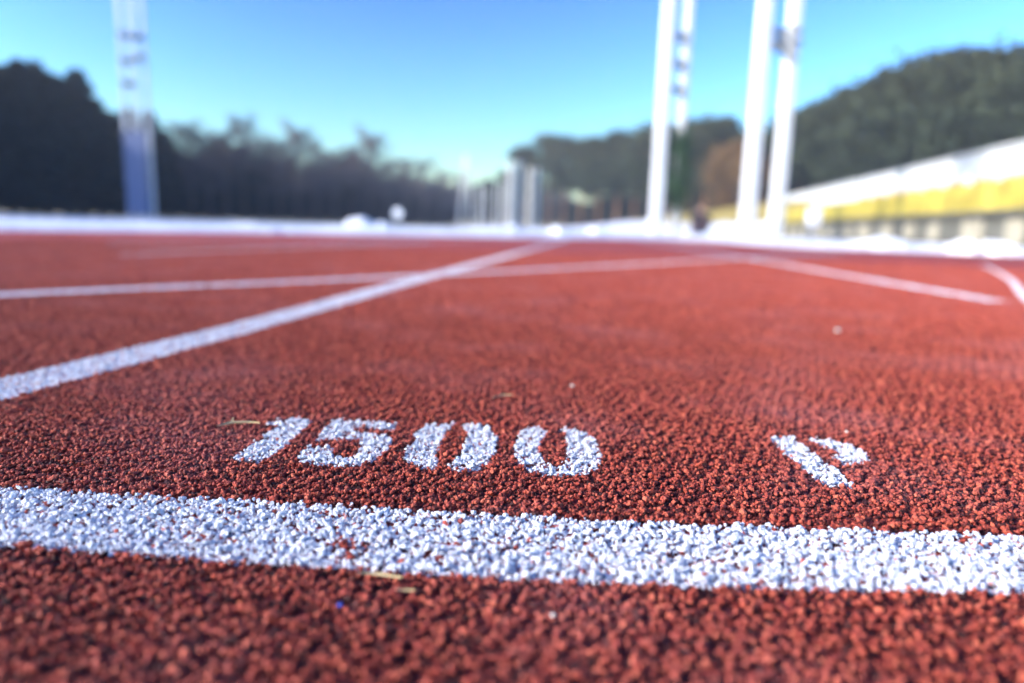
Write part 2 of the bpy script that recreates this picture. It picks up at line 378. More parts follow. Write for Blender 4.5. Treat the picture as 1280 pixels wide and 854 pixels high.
# granule positions: two jittered layers that thin out with distance
def smooth_noise(P, s, seed):
    r = np.random.default_rng(seed); out = np.zeros(len(P))
    for _ in range(14):
        a = r.uniform(0, 2 * np.pi); k = 2 * np.pi / s * r.uniform(.6, 1.6)
        out += np.sin(P[:, 0] * k * np.cos(a) + P[:, 1] * k * np.sin(a) + r.uniform(0, 6.28))
    return out / 3.7
def layer(step, seed):
    r = np.random.default_rng(seed)
    yy, xx = np.mgrid[.13:1.45:step, -1.2:1.2:step]
    P = np.stack([xx.ravel(), yy.ravel()], 1) + r.uniform(-.62, .62, (xx.size, 2)) * step
    P = P[np.abs(P[:, 0]) < .08 + .79 * P[:, 1]]
    keep = r.random(len(P)) < np.clip((1.45 - P[:, 1]) / .7, 0, 1)
    return P[keep]
def far_layer():
    r = np.random.default_rng(3); step = .0044
    yy, xx = np.mgrid[.75:3.6:step, -2.3:2.3:step]
    P = np.stack([xx.ravel(), yy.ravel()], 1) + r.uniform(-.6, .6, (xx.size, 2)) * step
    P = P[np.abs(P[:, 0]) < .16 + .80 * P[:, 1]]
    return P[r.random(len(P)) < np.clip((P[:, 1] - .75) / .7, 0, 1) * np.clip((3.6 - P[:, 1]) / 1.6, 0, 1)]
P1 = layer(.0015, 1); P2 = layer(.0017, 2)
n1 = smooth_noise(P1, .0065, 5); n2 = smooth_noise(P2, .0065, 5)
k2 = (n2 > .22) | (smooth_noise(P2, .02, 9) > .9); P2, n2 = P2[k2], n2[k2]
k1 = (n1 > -1.15) | (rng.random(len(P1)) < .4); P1, n1 = P1[k1], n1[k1]
P3 = far_layer(); PT = np.concatenate([P1, P2, P3])
Z = np.concatenate([.0004 + rng.uniform(-.0004, .0006, len(P1)) + .0004 * n1, .0012 + rng.uniform(-.0004, .0007, len(P2)) + .0005 * np.clip(n2, -1, 1.5), np.full(len(P3), .001) + rng.uniform(-.0008, .0008, len(P3))])
S = np.exp(rng.normal(0, .26, len(PT))) * np.concatenate([np.full(len(P1) + len(P2), .0015), np.full(len(P3), .0038)])
SC = np.stack([S * rng.uniform(.85, 1.35, len(PT)), S * rng.uniform(.7, 1.05, len(PT)), S * rng.uniform(.6, .95, len(PT))], 1)
RO = np.stack([rng.normal(0, .45, len(PT)), rng.normal(0, .45, len(PT)), rng.uniform(0, 6.28, len(PT))], 1)
TI = np.clip(np.concatenate([.14 + .16 * n1 + rng.normal(0, .2, len(P1)), .62 + rng.normal(0, .2, len(P2)), .55 + rng.normal(0, .2, len(P3))]), 0, 1)  # lower layer tinted darker: the shade of the gaps put into its colour
IX = rng.integers(0, 8, len(PT))
JIT = PT + rng.normal(0, .0004, PT.shape)         # ragged stencil edges
owner = np.full(len(PT), '', dtype=object)
for key, polys in MARK.items():
    for pl in polys:
        b0 = np.min(pl, 0) - .01; b1 = np.max(pl, 0) + .01
        c = np.where(np.all((JIT > b0) & (JIT < b1), 1))[0]
        h = c[inside(pl, JIT[c])]; owner[h] = key
# a few loose red granules lie on the paint
loose = (owner != '') & (rng.random(len(PT)) < .006) & (np.arange(len(PT)) >= len(P1))
owner[loose] = ''
# under the sprayed paint part of the lower layer stays bare, and the stencilled figures take a finer coat
bare_ = (owner != '') & (np.arange(len(PT)) < len(P1)) & (rng.random(len(PT)) < .07) & (PT[:, 1] < 1.0)
fine_ = np.isin(owner, ['ONE', 'FIVE', 'ZERO', 'OH', 'PEE'])
SC[fine_] *= .95
owner[bare_] = ''
worn_ = (owner != '') & (smooth_noise(PT, .035, 21) + .5 * smooth_noise(PT, .008, 22) > 1.75) & (rng.random(len(PT)) < .6)
owner[worn_] = ''

def grain_group():
    g = bpy.data.node_groups.new('granule_scatter', 'GeometryNodeTree'); I = g.interface
    I.new_socket('Geometry', in_out='INPUT', socket_type='NodeSocketGeometry')
    I.new_socket('Material', in_out='INPUT', socket_type='NodeSocketMaterial')
    I.new_socket('Realize', in_out='INPUT', socket_type='NodeSocketBool')
    I.new_socket('Geometry', in_out='OUTPUT', socket_type='NodeSocketGeometry')
    N, L = g.nodes.new, g.links.new
    gi, go = N('NodeGroupInput'), N('NodeGroupOutput')
    g2i = N('GeometryNodeGeometryToInstance')
    for k in range(8):
        ic = N('GeometryNodeMeshIcoSphere'); ic.inputs['Radius'].default_value = .5; ic.inputs['Subdivisions'].default_value = 2
        sp = N('GeometryNodeSetPosition'); nz = N('ShaderNodeTexNoise'); ps = N('GeometryNodeInputPosition')
        ad = N('ShaderNodeVectorMath'); ad.inputs[1].default_value = (k * 7.3, k * 3.1, k)
        nz.inputs['Scale'].default_value = 2.6; nz.inputs['Detail'].default_value = 2; nz.inputs['Roughness'].default_value = .6
        sb = N('ShaderNodeVectorMath'); sb.operation = 'SUBTRACT'; sb.inputs[1].default_value = (.5, .5, .5)
        ml = N('ShaderNodeVectorMath'); ml.operation = 'SCALE'; ml.inputs['Scale'].default_value = .95
        L(ps.outputs[0], ad.inputs[0]); L(ad.outputs[0], nz.inputs['Vector']); L(nz.outputs['Color'], sb.inputs[0]); L(sb.outputs[0], ml.inputs[0])
        L(ic.outputs['Mesh'], sp.inputs['Geometry']); L(ml.outputs[0], sp.inputs['Offset']); L(sp.outputs[0], g2i.inputs[0])
    def attr(name, t):
        a = N('GeometryNodeInputNamedAttribute'); a.data_type = t; a.inputs['Name'].default_value = name; return a.outputs['Attribute']
    iop = N('GeometryNodeInstanceOnPoints'); er = N('FunctionNodeEulerToRotation')
    L(attr('rot', 'FLOAT_VECTOR'), er.inputs[0]); L(er.outputs[0], iop.inputs['Rotation'])
    L(gi.outputs['Geometry'], iop.inputs['Points']); L(attr('grain', 'BOOLEAN'), iop.inputs['Selection'])
    L(g2i.outputs[0], iop.inputs['Instance']); iop.inputs['Pick Instance'].default_value = True
    L(attr('pick', 'INT'), iop.inputs['Instance Index']); L(attr('scl', 'FLOAT_VECTOR'), iop.inputs['Scale'])
    sm = N('GeometryNodeSetMaterial'); L(iop.outputs[0], sm.inputs['Geometry']); L(gi.outputs['Material'], sm.inputs['Material'])
    rl = N('GeometryNodeRealizeInstances'); L(sm.outputs[0], rl.inputs[0])
    sw = N('GeometryNodeSwitch'); sw.input_type = 'GEOMETRY'
    L(gi.outputs['Realize'], sw.inputs[0]); L(sm.outputs[0], sw.inputs[1]); L(rl.outputs[0], sw.inputs[2])
    jn = N('GeometryNodeJoinGeometry'); L(sw.outputs[0], jn.inputs[0]); L(gi.outputs['Geometry'], jn.inputs[0])
    L(jn.outputs[0], go.inputs[0])
    return g
GG = grain_group()

def grained(name, polys, sel, material, realize, z=.0008):
    bm = bmesh.new()
    for pl in polys:
        vs_ = [bm.verts.new((x, y, z)) for x, y in pl]
        f = bm.faces.new(vs_)
        if f.normal.z < 0 or sum((pl[i][0] * pl[(i + 1) % len(pl)][1] - pl[(i + 1) % len(pl)][0] * pl[i][1]) for i in range(len(pl))) < 0: f.normal_flip()
    bmesh.ops.triangulate(bm, faces=bm.faces)
    me = bpy.data.meshes.new(name); bm.to_mesh(me); bm.free()
    nv = len(me.vertices); k = len(sel)
    me.vertices.add(k)
    cov = np.zeros((nv + k, 3), np.float32); me.vertices.foreach_get('co', cov.ravel()) if False else None
    buf = np.zeros((nv + k) * 3, np.float32); me.vertices.foreach_get('co', buf)
    buf = buf.reshape(-1, 3); buf[nv:, :2] = PT[sel]; buf[nv:, 2] = Z[sel]
    me.vertices.foreach_set('co', buf.ravel())
    def put(nm, typ, arr, fld, dim):
        a = me.attributes.new(nm, typ, 'POINT'); d = np.zeros((nv + k, dim), arr.dtype); d[nv:] = arr.reshape(k, dim); a.data.foreach_set(fld, d.ravel())
    put('rot', 'FLOAT_VECTOR', RO[sel].astype(np.float32), 'vector', 3)
    put('scl', 'FLOAT_VECTOR', SC[sel].astype(np.float32), 'vector', 3)
    put('tint', 'FLOAT', TI[sel].astype(np.float32), 'value', 1)
    put('pick', 'INT', IX[sel].astype(np.int32), 'value', 1)
    put('grain', 'BOOLEAN', np.ones(k, bool), 'value', 1)
    me.materials.append(material)
    o = link(bpy.data.objects.new(name, me))
    md = o.modifiers.new('granules', 'NODES'); md.node_group = GG
    ids = {s.name: s.identifier for s in GG.interface.items_tree if s.in_out == 'INPUT'}
    md[ids['Material']] = material; md[ids['Realize']] = realize
    return o
o = grained('track_granules', [], np.where(owner == '')[0], M['granule'], False)
tag(o, kind='stuff', label='coarse red rubber granules of the running track surface', cat='granules')
def own(k): return np.where((owner == k) & (np.abs(PT[:, 0]) < .40 if k == 'START' else True))[0]
tag(grained('painted_line', [], own('START'), M['paint'], True), 'thick white start line crossing the red track in the foreground', 'painted line')
tag(grained('painted_digit', [], own('ONE'), M['paint'], True), 'white stencilled digit 1 on the red track, left end of the number', 'painted digit', 'painted number')
tag(grained('painted_digit', [], own('FIVE'), M['paint'], True), 'white stencilled digit 5 on the red track beside the 1', 'painted digit', 'painted number')
tag(grained('painted_digit', [], own('ZERO'), M['paint'], True), 'white stencilled digit 0 split into two halves, right beside the 5', 'painted digit', 'painted number')
tag(grained('painted_digit', [], own('OH'), M['paint'], True), 'last white stencilled digit 0 of the number, closed at its foot', 'painted digit', 'painted number')
tag(grained('painted_letter', [], own('PEE'), M['paint'], True), 'white stencilled letter P on the red track, right of the number', 'painted letter')
tag(grained('painted_line', [LANE], own('LANE'), M['paint_worn'], True, .0012), 'white lane line running from the left edge of the picture to the far snow', 'painted line')
tag(grained('painted_line', [CROSS], own('CROSS'), M['paint_worn'], True, .0024), 'slanting white line that crosses both lane lines further off', 'painted line')
tag(grained('painted_line', [RIGHT], own('RIGHT'), M['paint_worn'], True, .0012), 'white lane line on the right that ends bluntly on the red track', 'painted line')
tag(grained('painted_line', [CURVE], own('CURVE'), M['paint_worn'], True, .0012), 'white curved line bending past the right edge of the picture', 'painted line')
tag(grained('painted_line', [FAINT], own('none'), M['paint_worn'], True, .003), 'faint white line on the far left of the track, nearer one', 'painted line')
tag(grained('painted_line', [FAR], own('none'), M['paint_worn'], True, .006), 'faint white line on the far left of the track, close to the snow', 'painted line')

# bits lying on the surface
def straw(name, pts, rad, m, label, side=None):
    bm = bmesh.new(); tube(bm, pts, rad, 7)
    if side: tube(bm, side[0], side[1], 6)
    tag(obj(name, bm, m, smooth=True), label, name)
straw('twig', [(-.1665, .3742, .0042), (-.160, .3792, .0047), (-.152, .3818, .0046), (-.1449, .3822, .0043)], [.0003, .0009, .0006, .0003], M['straw'],
      'pale dry twig lying just left of the digit 1', ([(-.160, .3792, .0047), (-.1612, .385, .006)], [.0006, .0003]))
straw('straw', [(-.0500, .2135, .0040), (-.0430, .2128, .0043), (-.0345, .2118, .0038)], [.0003, .0005, .0003], M['straw'], 'thin pale straw along the lower edge of the start line')
straw('straw', [(-.0350, .2035, .0040), (-.0290, .2030, .0043)], [.0003, .0003], M['straw'], 'short pale straw below the start line on red granules')
straw('twig', [(-.012, .459, .0042), (-.006, .463, .005), (.001, .466, .0045)], [.0005, .0006, .0003], M['straw'], 'tiny pale twig behind the split digit 0')
def bit(name, loc, s, m, label):
    bm = bmesh.new(); bmesh.ops.create_icosphere(bm, subdivisions=2, radius=1)
    r = random.Random(loc[0] * 999)
    for v in bm.verts: v.co = Vector((v.co.x * s * r.uniform(.8, 1.2), v.co.y * s * r.uniform(.7, 1.1), v.co.z * s * .7))
    tag(obj(name, bm, m, loc=loc), label, name)
bit('blue_granule', (-.0507, .1944, .0036), .0009, M['bluegrain'], 'single tiny blue granule among the red ones below the start line')
bit('pebble', (.0464, .5035, .0038), .0014, M['grit'], 'tiny pale pebble on the red track behind the last digit 0')
bit('pebble', (.205, .4015, .0038), .0010, M['grit'], 'tiny pale pebble just beyond the letter P')
bit('pebble', (.412, .8572, .004), .0032, M['grit'], 'tiny pale pebble far out on the red track at the right')
bit('pebble', (.015, .192, .0038), .0008, M['grit'], 'tiny pale pebble below the start line near the bottom of the picture')

# ------------------------------------------------------------------ floodlight masts
def rung(bm, a, b, r): tube(bm, [a, b], [r, r], 8)
def mast(loc, legs, rungs, h, w0, w1, label, leg_mat=None, platform=None):
    """legs: list of (dx, dy, base z); square legs tapering from w0 to w1"""
    t = empty('floodlight_mast', loc); tag(t, label, 'mast', 'floodlight masts around the track')
    def lp(l, z): return Vector((l[0] * (1 - l[3] * z / h), l[1] * (1 - l[3] * z / h), z))
    for l in legs:
        bm = bmesh.new(); rows = []
        for k in range(7):
            z = l[2] + (h - l[2]) * k / 6; wv = (w0 + (w1 - w0) * k / 6) / 2 * (l[4] if len(l) > 4 else 1); p = lp(l, z); c = wv * .25
            ring = [(-wv + c, -wv), (wv - c, -wv), (wv, -wv + c), (wv, wv - c), (wv - c, wv), (-wv + c, wv), (-wv, wv - c), (-wv, -wv + c)]
            rows.append([bm.verts.new((p.x + x, p.y + y, z)) for x, y in ring])
        for a, b in zip(rows, rows[1:]):
            for k in range(8): bm.faces.new((a[k], a[(k + 1) % 8], b[(k + 1) % 8], b[k]))
        bm.faces.new(rows[0][::-1]); bm.faces.new(rows[-1])
        obj('leg', bm, leg_mat or M['mast'], t)
    for (i, j, z, r) in rungs:
        bm = bmesh.new(); a, b = lp(legs[i], z), lp(legs[j], z); d = (b - a).normalized()
        tube(bm, [a + d * w1 * .3, b - d * w1 * .3], [r, r], 8)
        m_ = (a + b) / 2
        box(bm, m_ + Vector((0, 0, r * 1.2)), (abs(b.x - a.x) * .8 + .1, .5, r))
        obj('rung', bm, M['steel'], t)
    return t
# the one in front of the dark wood on the right: a near leg and a farther one behind it
mast((7.68, 38, 0), [(0, 0, 0, 0, 1), (1.42, 1.5, 0, .06, .72)], [(0, 1, z, .12) for z in (10.4, 9.0, 7.7)], 22, .62, .50,
     'tall white mast of two legs with three dark rungs, left of the twin white posts')
mast((10.02, 30, 0), [(0, 0, 0, .0), (2.35, 3.0, 0, .0)], [(0, 1, 8.2, .17), (0, 1, 8.75, .12)], 20, .56, .47,
     'tall mast of two wide apart white posts in front of the stand')
t = mast((-19.5, 36, 0), [(-.42, -.2, 0, .02), (.22, -.2, 0, .02), (-.12, .35, 0, .02), (.50, .35, 0, .02)],
         [(0, 1, z, .1) for z in (8.9, 7.7, 6.6)] + [(2, 3, z, .1) for z in (9.0, 8.0)], 20, .17, .15,
         'slender four-legged lattice mast with a lower guard coloured in shade blue in front of the left wood')
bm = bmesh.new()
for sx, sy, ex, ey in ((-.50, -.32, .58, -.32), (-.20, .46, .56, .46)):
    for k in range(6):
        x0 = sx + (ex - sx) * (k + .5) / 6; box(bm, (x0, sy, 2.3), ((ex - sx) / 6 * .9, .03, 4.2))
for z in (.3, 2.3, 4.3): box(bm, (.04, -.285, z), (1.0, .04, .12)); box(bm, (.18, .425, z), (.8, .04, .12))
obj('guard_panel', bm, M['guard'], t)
# far pairs beyond the end of the track
mast((-8.0, 110, 0), [(-1.05, 0, 0, .93), (1.05, 0, 0, .93)], [(0, 1, z, .1) for z in (3, 5.5, 8)], 11.2, .5, .34,
     'distant tapering A-shaped mast against the bright sky at the end of the track')
mast((-5.0, 102, 0), [(-.2, 0, 0, .0), (.55, .6, 0, 0)], [(0, 1, 3, .1)], 5.9, .42, .3, 'short pale mast just right of the distant A-shaped one')
mast((-2.7, 102, 0), [(-.2, 0, 0, .0), (.5, .6, 0, 0)], [(0, 1, 3, .1)], 6.2, .42, .3, 'short greyish mast left of the broad pale pair near the centre')
mast((-.3, 86, 0), [(-.55, 0, 0, .0), (.5, .4, 0, 0)], [(0, 1, z, .12) for z in (3, 6)], 8.2, .72, .6, 'broad pale mast of two close posts at the left end of the pine wood')

mast((2.15, 88, 0), [(-.45, 0, 0, .0), (.45, .4, 0, 0)], [(0, 1, z, .12) for z in (3, 6)], 7.6, .6, .5, 'pale mast of two close posts under the first pines, right of the broad pair')

# ------------------------------------------------------------------ stand on the right
SD = Vector((.1657, .9862, 0)); SN = Vector((.9862, -.1657, 0))     # along it, and away from the track
S0 = Vector((16.18, 22, 0)) - SD * 16
st = empty('grandstand', S0, math.atan2(SD.y, SD.x)); LEN = 118
tag(st, 'low concrete stand with a pale rear wall running along the right of the track', 'grandstand')
# local: x along, y to the left (towards the track is +y)
bm = bmesh.new(); box(bm, (LEN / 2, -.3, .53), (LEN, .6, 1.06)); obj('front_wall', bm, M['dark_conc'], st)
for k in range(38):
    bm = bmesh.new(); wd = random.uniform(.8, 2.0); box(bm, (1.5 + k * 3.0 + random.uniform(-.3, .3), .03, .47), (wd, .06, .86 * random.uniform(.8, 1)), bevel=.01)
    obj('wall_panel', bm, M['beige'], st)
bm = bmesh.new(); box(bm, (LEN / 2, .0, 1.12), (LEN, .9, .12)); obj('coping', bm, M['dark_conc'], st)
# stepped terrace behind
bm = bmesh.new()
for k in range(4): box(bm, (LEN / 2, -1.0 - k * .8, (.7 + .34 * k) / 2 + .2), (LEN - .02 * k, .8, .7 + .34 * k + .4))
obj('terrace', bm, M['beige'], st)
bm = bmesh.new(); box(bm, (LEN / 2, -4.35, 2.15), (LEN, .5, 4.3)); 
for k in range(59): box(bm, (1 + k * 2.0, -4.08, 3.2), (.05, .05, 2.1))
box(bm, (LEN / 2, -4.3, 4.36), (LEN, .75, .12)); obj('rear_wall', bm, M['conc_white'], st)
# yellow slatted fence standing on the coping
fe = empty('slatted_fence', S0 + Vector((0, 0, 1.18)), math.atan2(SD.y, SD.x)); tag(fe, 'yellow slatted fence standing along the front of the concrete stand', 'fence')
bm = bmesh.new(); k = 0.06
while k < LEN: box(bm, (k, .02, .53), (.13, .03, 1.0)); k += .155
obj('slat_panel', bm, M['yellow'], fe)
for z in (.12, .95):
    bm = bmesh.new(); box(bm, (LEN / 2, -.03, z), (LEN, .05, .08)); obj('rail', bm, M['yellow'], fe)
for k in range(40):
    bm = bmesh.new(); box(bm, (.3 + k * 2.94, -.085, .53), (.07, .06, 1.06)); obj('post', bm, M['yellow'], fe)
# bench seats on the terrace behind the fence
def seat():
    t = empty('stand_seat')
    bm = bmesh.new(); box(bm, (0, 0, .42), (.5, .42, .05), bevel=.015); obj('seat_pan', bm, M['orange'], t)
    bm = bmesh.new(); box(bm, (0, -.22, .68), (.5, .05, .42), bevel=.02); obj('backrest', bm, M['orange'], t)
    bm = bmesh.new(); box(bm, (0, 0, .2), (.08, .3, .4)); obj('pedestal', bm, M['steel'], t)
    return t
proto = seat(); rot = math.atan2(SD.y, SD.x)
ns = 0
for k in range(52):
    if k % 4 == 3: continue
    o = proto if ns == 0 else copy_tree(proto)
    p = S0 + SD * (9 + k * .66) - SN * -2.6
    o.location = (p.x, p.y, 1.98); o.rotation_euler = (0, 0, rot)
    tag(o, 'orange seat in the row above the yellow fence of the stand', 'seat', 'orange seats on the stand'); ns += 1
# grass bank behind the end of the stand, rising to the right
bm = bmesh.new(); rows = []
for i in range(40):
    x = 4 + i * 1.6; row = []
    for j in range(9):
        y = 60 + j * 1.5 - max(0, x - 16) * .25; hmax = .35 + 3.2 * min(1, max(0, (x - 4) / 22)) ** 1.2
        z = hmax * min(1, j / 5) ** .8 + random.uniform(-.06, .06)
        row.append(bm.verts.new((x, y, z - .1 if j else -.1)))
    rows.append(row)
for a, b in zip(rows, rows[1:]):
    for j in range(8): bm.faces.new((a[j], b[j], b[j + 1], a[j + 1]))
bmesh.ops.recalc_face_normals(bm, faces=bm.faces)
tag(obj('grass_slope', bm, M['drygrass'], smooth=True), kind='structure')

# ------------------------------------------------------------------ small things at the track edge
t = empty('marker_post', (3.55, 8.3, 0)); tag(t, 'short marker post with a white plate on a dark stem at the right track edge', 'marker post')
bm = bmesh.new(); box(bm, (0, 0, .13), (.05, .05, .3)); box(bm, (0, 0, -.01), (.13, .13, .04)); obj('stem', bm, M['steel'], t)
bm = bmesh.new(); box(bm, (0, -.02, .36), (.16, .06, .2), bevel=.012); obj('plate', bm, M['sign'], t)
t = empty('round_disc', (-2.385, 14, 0)); tag(t, 'small pale round disc on a thin stem above the snow bank, left of the centre', 'sign')
bm = bmesh.new(); tube(bm, [(0, .02, 0), (0, .02, .3)], [.015, .015], 8); obj('stem', bm, M['steel'], t)  # disc and stem made up for a small pale round blur
bm = bmesh.new(); n = 28
f0 = [bm.verts.new((.1 * math.cos(6.2832 * k / n), -.01, .345 + .1 * math.sin(6.2832 * k / n))) for k in range(n)]
f1 = [bm.verts.new((v.co.x, .005, v.co.z)) for v in f0]
bm.faces.new(f0); bm.faces.new(f1[::-1])
for k in range(n): bm.faces.new((f0[k], f1[k], f1[(k + 1) % n], f0[(k + 1) % n]))
bmesh.ops.recalc_face_normals(bm, faces=bm.faces); obj('disc', bm, M['sign'], t)

# a person in the distance
def skin_mesh(name, pts, edges, radii, material, parent=None):
    me = bpy.data.meshes.new(name); me.from_pydata(pts, edges, []); me.update()
    me.materials.append(material)
    o = link(bpy.data.objects.new(name, me), parent)
    s = o.modifiers.new('skin', 'SKIN'); s.use_smooth_shade = True
    for d, r in zip(me.skin_vertices[0].data, radii): d.radius = (r, r) if not isinstance(r, tuple) else r
    me.skin_vertices[0].data[0].use_root = True
    o.modifiers.new('sub', 'SUBSURF').levels = 2; o.modifiers['sub'].render_levels = 2
    return o
pe = empty('person', (5.82, 22, -.03), R(8)); tag(pe, 'person in a dark jacket crouching far off in the snow between the tall masts', 'person')
bp = [(0, .10, .30), (0, .05, .50), (0, -.02, .68), (0, -.06, .80), (0, -.09, .91), (0, -.08, 1.0),
      (.18, -.02, .71), (.29, -.18, .53), (.12, -.34, .50), (.06, -.40, .49), (-.18, -.02, .71), (-.30, -.16, .54), (-.12, -.34, .51), (-.06, -.40, .50),
      (.09, .06, .29), (.21, -.30, .50), (.16, -.02, .09), (.18, -.19, .045), (-.09, .06, .29), (-.20, -.30, .51), (-.17, -.02, .09), (-.19, -.19, .045)]
be = [(0, 1), (1, 2), (2, 3), (3, 4), (4, 5), (2, 6), (6, 7), (7, 8), (8, 9), (2, 10), (10, 11), (11, 12), (12, 13), (0, 14), (14, 15), (15, 16), (16, 17), (0, 18), (18, 19), (19, 20), (20, 21)]
br = [.13, .12, .13, .055, .09, .07, .065, .045, .032, .03, .065, .045, .032, .03, .085, .058, .042, .04, .085, .058, .042, .04]
skin_mesh('body', bp, be, br, M['skin'], pe)
skin_mesh('jacket', [(0, .11, .28), (0, .05, .50), (0, -.02, .68), (0, -.05, .78), (.19, -.02, .71), (.29, -.18, .53), (.15, -.31, .505), (-.19, -.02, .71), (-.30, -.16, .54), (-.15, -.31, .515)],
          [(0, 1), (1, 2), (2, 3), (2, 4), (4, 5), (5, 6), (2, 7), (7, 8), (8, 9)], [.19, .19, .19, .10, .10, .085, .06, .10, .085, .06], M['cloth_dark'], pe)
skin_mesh('trousers', [(0, .11, .30), (.10, .05, .30), (.21, -.30, .50), (.16, -.03, .12), (-.10, .05, .30), (-.20, -.30, .51), (-.17, -.03, .12)],
          [(0, 1), (1, 2), (2, 3), (0, 4), (4, 5), (5, 6)], [.15, .12, .085, .07, .12, .085, .07], M['trouser'], pe)
bm = bmesh.new(); bmesh.ops.create_icosphere(bm, subdivisions=3, radius=1)
for v in bm.verts:
    c = v.co; v.co = Vector((c.x * .105, c.y * .12 - .07, max(c.z, -.35 if c.y > 0 else .25) * .13 + .985))
obj('hair', bm, M['hair'], pe, smooth=True)
for sx, sy in ((.17, -.10), (-.18, -.10)):
    bm = bmesh.new(); box(bm, (sx, sy, .04), (.1, .28, .08), bevel=.03); obj('shoe', bm, M['hair'], pe)

# ------------------------------------------------------------------ trees (unit height, scaled per tree)
def quads(C, size, r, elong=1.0, flat=0.0):
    n = len(C); a = r.normal(size=(n, 3)); a[:, 2] *= (1 - flat)
    a /= np.linalg.norm(a, axis=1)[:, None]; b = np.cross(a, r.normal(size=(n, 3))); b /= np.linalg.norm(b, axis=1)[:, None]
    s = (size * r.uniform(.6, 1.4, n))[:, None]
    a *= s * elong; b *= s
    V = np.stack([C - a, C - b * .9, C + a, C + b], 1).reshape(-1, 3)
    return V, np.arange(4 * n).reshape(-1, 4)
def limbs_bm(trunk_top, r0, limbs, lean, r):
    bm = bmesh.new()
    pts = [(lean[0] * t * t, lean[1] * t * t, trunk_top * t) for t in np.linspace(0, 1, 7)]
    tube(bm, pts, [r0 * (1 - .82 * t) for t in np.linspace(0, 1, 7)], 9)
    for (z, az, ln, up) in limbs:
        t = z / trunk_top; b = Vector((lean[0] * t * t, lean[1] * t * t, z)); d = Vector((math.cos(az), math.sin(az), up)).normalized()
        e = b + d * ln; m_ = b.lerp(e, .5) + Vector((0, 0, .06 * ln))
        tube(bm, [b, m_, e], [r0 * .34, r0 * .22, r0 * .07], 6)
    return bm
def tree_meshes(kind, seed):
    r = np.random.default_rng(seed); rr = random.Random(seed); lean = (rr.uniform(-.03, .03), rr.uniform(-.03, .03))
    if kind == 'conifer':
        C = []; limbs = []
        for z in np.linspace(.10, .97, 22):
            rad = .17 * (1 - z) ** .75 * rr.uniform(.8, 1.15) + .012
            for k in range(6):
                az = rr.uniform(0, 6.28); ln = rad * rr.uniform(.65, 1.15); limbs.append((z, az, ln, -.1))
                m = int(18 + 420 * rad); t = r.random(m) ** .7
                P = np.stack([np.cos(az) * ln * t, np.sin(az) * ln * t, z - .12 * ln * t - .02 * r.random(m)], 1) + r.normal(0, .012 + .05 * rad, (m, 3))
                C.append(P)
        C = np.concatenate(C); V, F = quads(C, .012, r, 1.6, .4); return limbs_bm(.97, .016, limbs[::3], lean, rr), V, F, M['bark_dark'], M['needle_dark']
    if kind == 'pine':
        C = []; limbs = []
        for k in range(26):
            z = rr.uniform(.42, .92) if k < 20 else rr.uniform(.84, .96); az = rr.uniform(0, 6.28); env = .21 * math.sqrt(max(.05, 1 - ((z - .66) / .34) ** 2))
            ln = env * rr.uniform(.25, 1.0); limbs.append((z - .05, az, ln, .35))
            c = np.array([math.cos(az) * ln, math.sin(az) * ln, z]); s = rr.uniform(.045, .075)
            m = 300; C.append(c + r.normal(0, 1, (m, 3)) * np.array([s, s, s * .55]))
        C = np.concatenate(C); V, F = quads(C, .010, r, 1.8); return limbs_bm(.90, .015, limbs, lean, rr), V, F, M['bark_pine'], M['needle_pine']
    if kind == 'bare':
        limbs = []; C = []
        for k in range(30):
            z = rr.uniform(.25, .85); az = rr.uniform(0, 6.28); ln = rr.uniform(.10, .26) * (1.15 - .6 * z); up = rr.uniform(.5, 1.4); limbs.append((z, az, ln, up))
            d = np.array([math.cos(az), math.sin(az), up]); d /= np.linalg.norm(d)
            t = r.random(150)[:, None]; C.append(np.array([0, 0, z]) + d * ln * (.3 + .95 * t) + r.normal(0, .02, (150, 3)))
        C = np.concatenate(C); C = C[C[:, 2] < 1.0]
        n = len(C); a = r.normal(0, .6, (n, 3)) + np.array([0, 0, .8]) + C * np.array([3, 3, 0]); a /= np.linalg.norm(a, axis=1)[:, None]
        b = np.cross(a, r.normal(size=(n, 3))); b /= np.linalg.norm(b, axis=1)[:, None]; L_ = r.uniform(.02, .05, (n, 1))
        V = np.stack([C - b * .0016, C + b * .0016, C + a * L_ + b * .0004, C + a * L_ - b * .0004], 1).reshape(-1, 3)
        return limbs_bm(.88, .015, limbs, lean, rr), V, np.arange(4 * n).reshape(-1, 4), M['bark_grey'], M['twigs']
    # autumn / broadleaf
    C = []; limbs = []
    for k in range(30):
        z = rr.uniform(.25, .9); az = rr.uniform(0, 6.28); env = .26 * math.sqrt(max(.04, 1 - ((z - .55) / .45) ** 2)); ln = env * rr.uniform(.3, 1)
        limbs.append((z - .06, az, ln, .5)); C.append(np.array([math.cos(az) * ln, math.sin(az) * ln, z]) + r.normal(0, rr.uniform(.04, .07), (230, 3)))
    C = np.concatenate(C); V, F = quads(C, .013, r)
    return limbs_bm(.85, .016, limbs, lean, rr), V, F, M['bark_dark'], M['ivy'] if kind == 'bush' else M['autumn']
LIB = {}
def tree_proto(kind, v):
    if (kind, v) not in LIB:
        bm, V, F, tm, cm = tree_meshes(kind, v * 17 + len(kind) * 101)
        me = bpy.data.meshes.new('trunk'); bm.to_mesh(me); bm.free(); me.materials.append(tm)
        LIB[kind, v] = (me, np_mesh('crown', V, F, cm), V, F)
    return LIB[kind, v]
KN = dict(conifer='conifer_tree', pine='pine_tree', bare='bare_tree', autumn='rusty_leaved_tree', bush='young_tree')
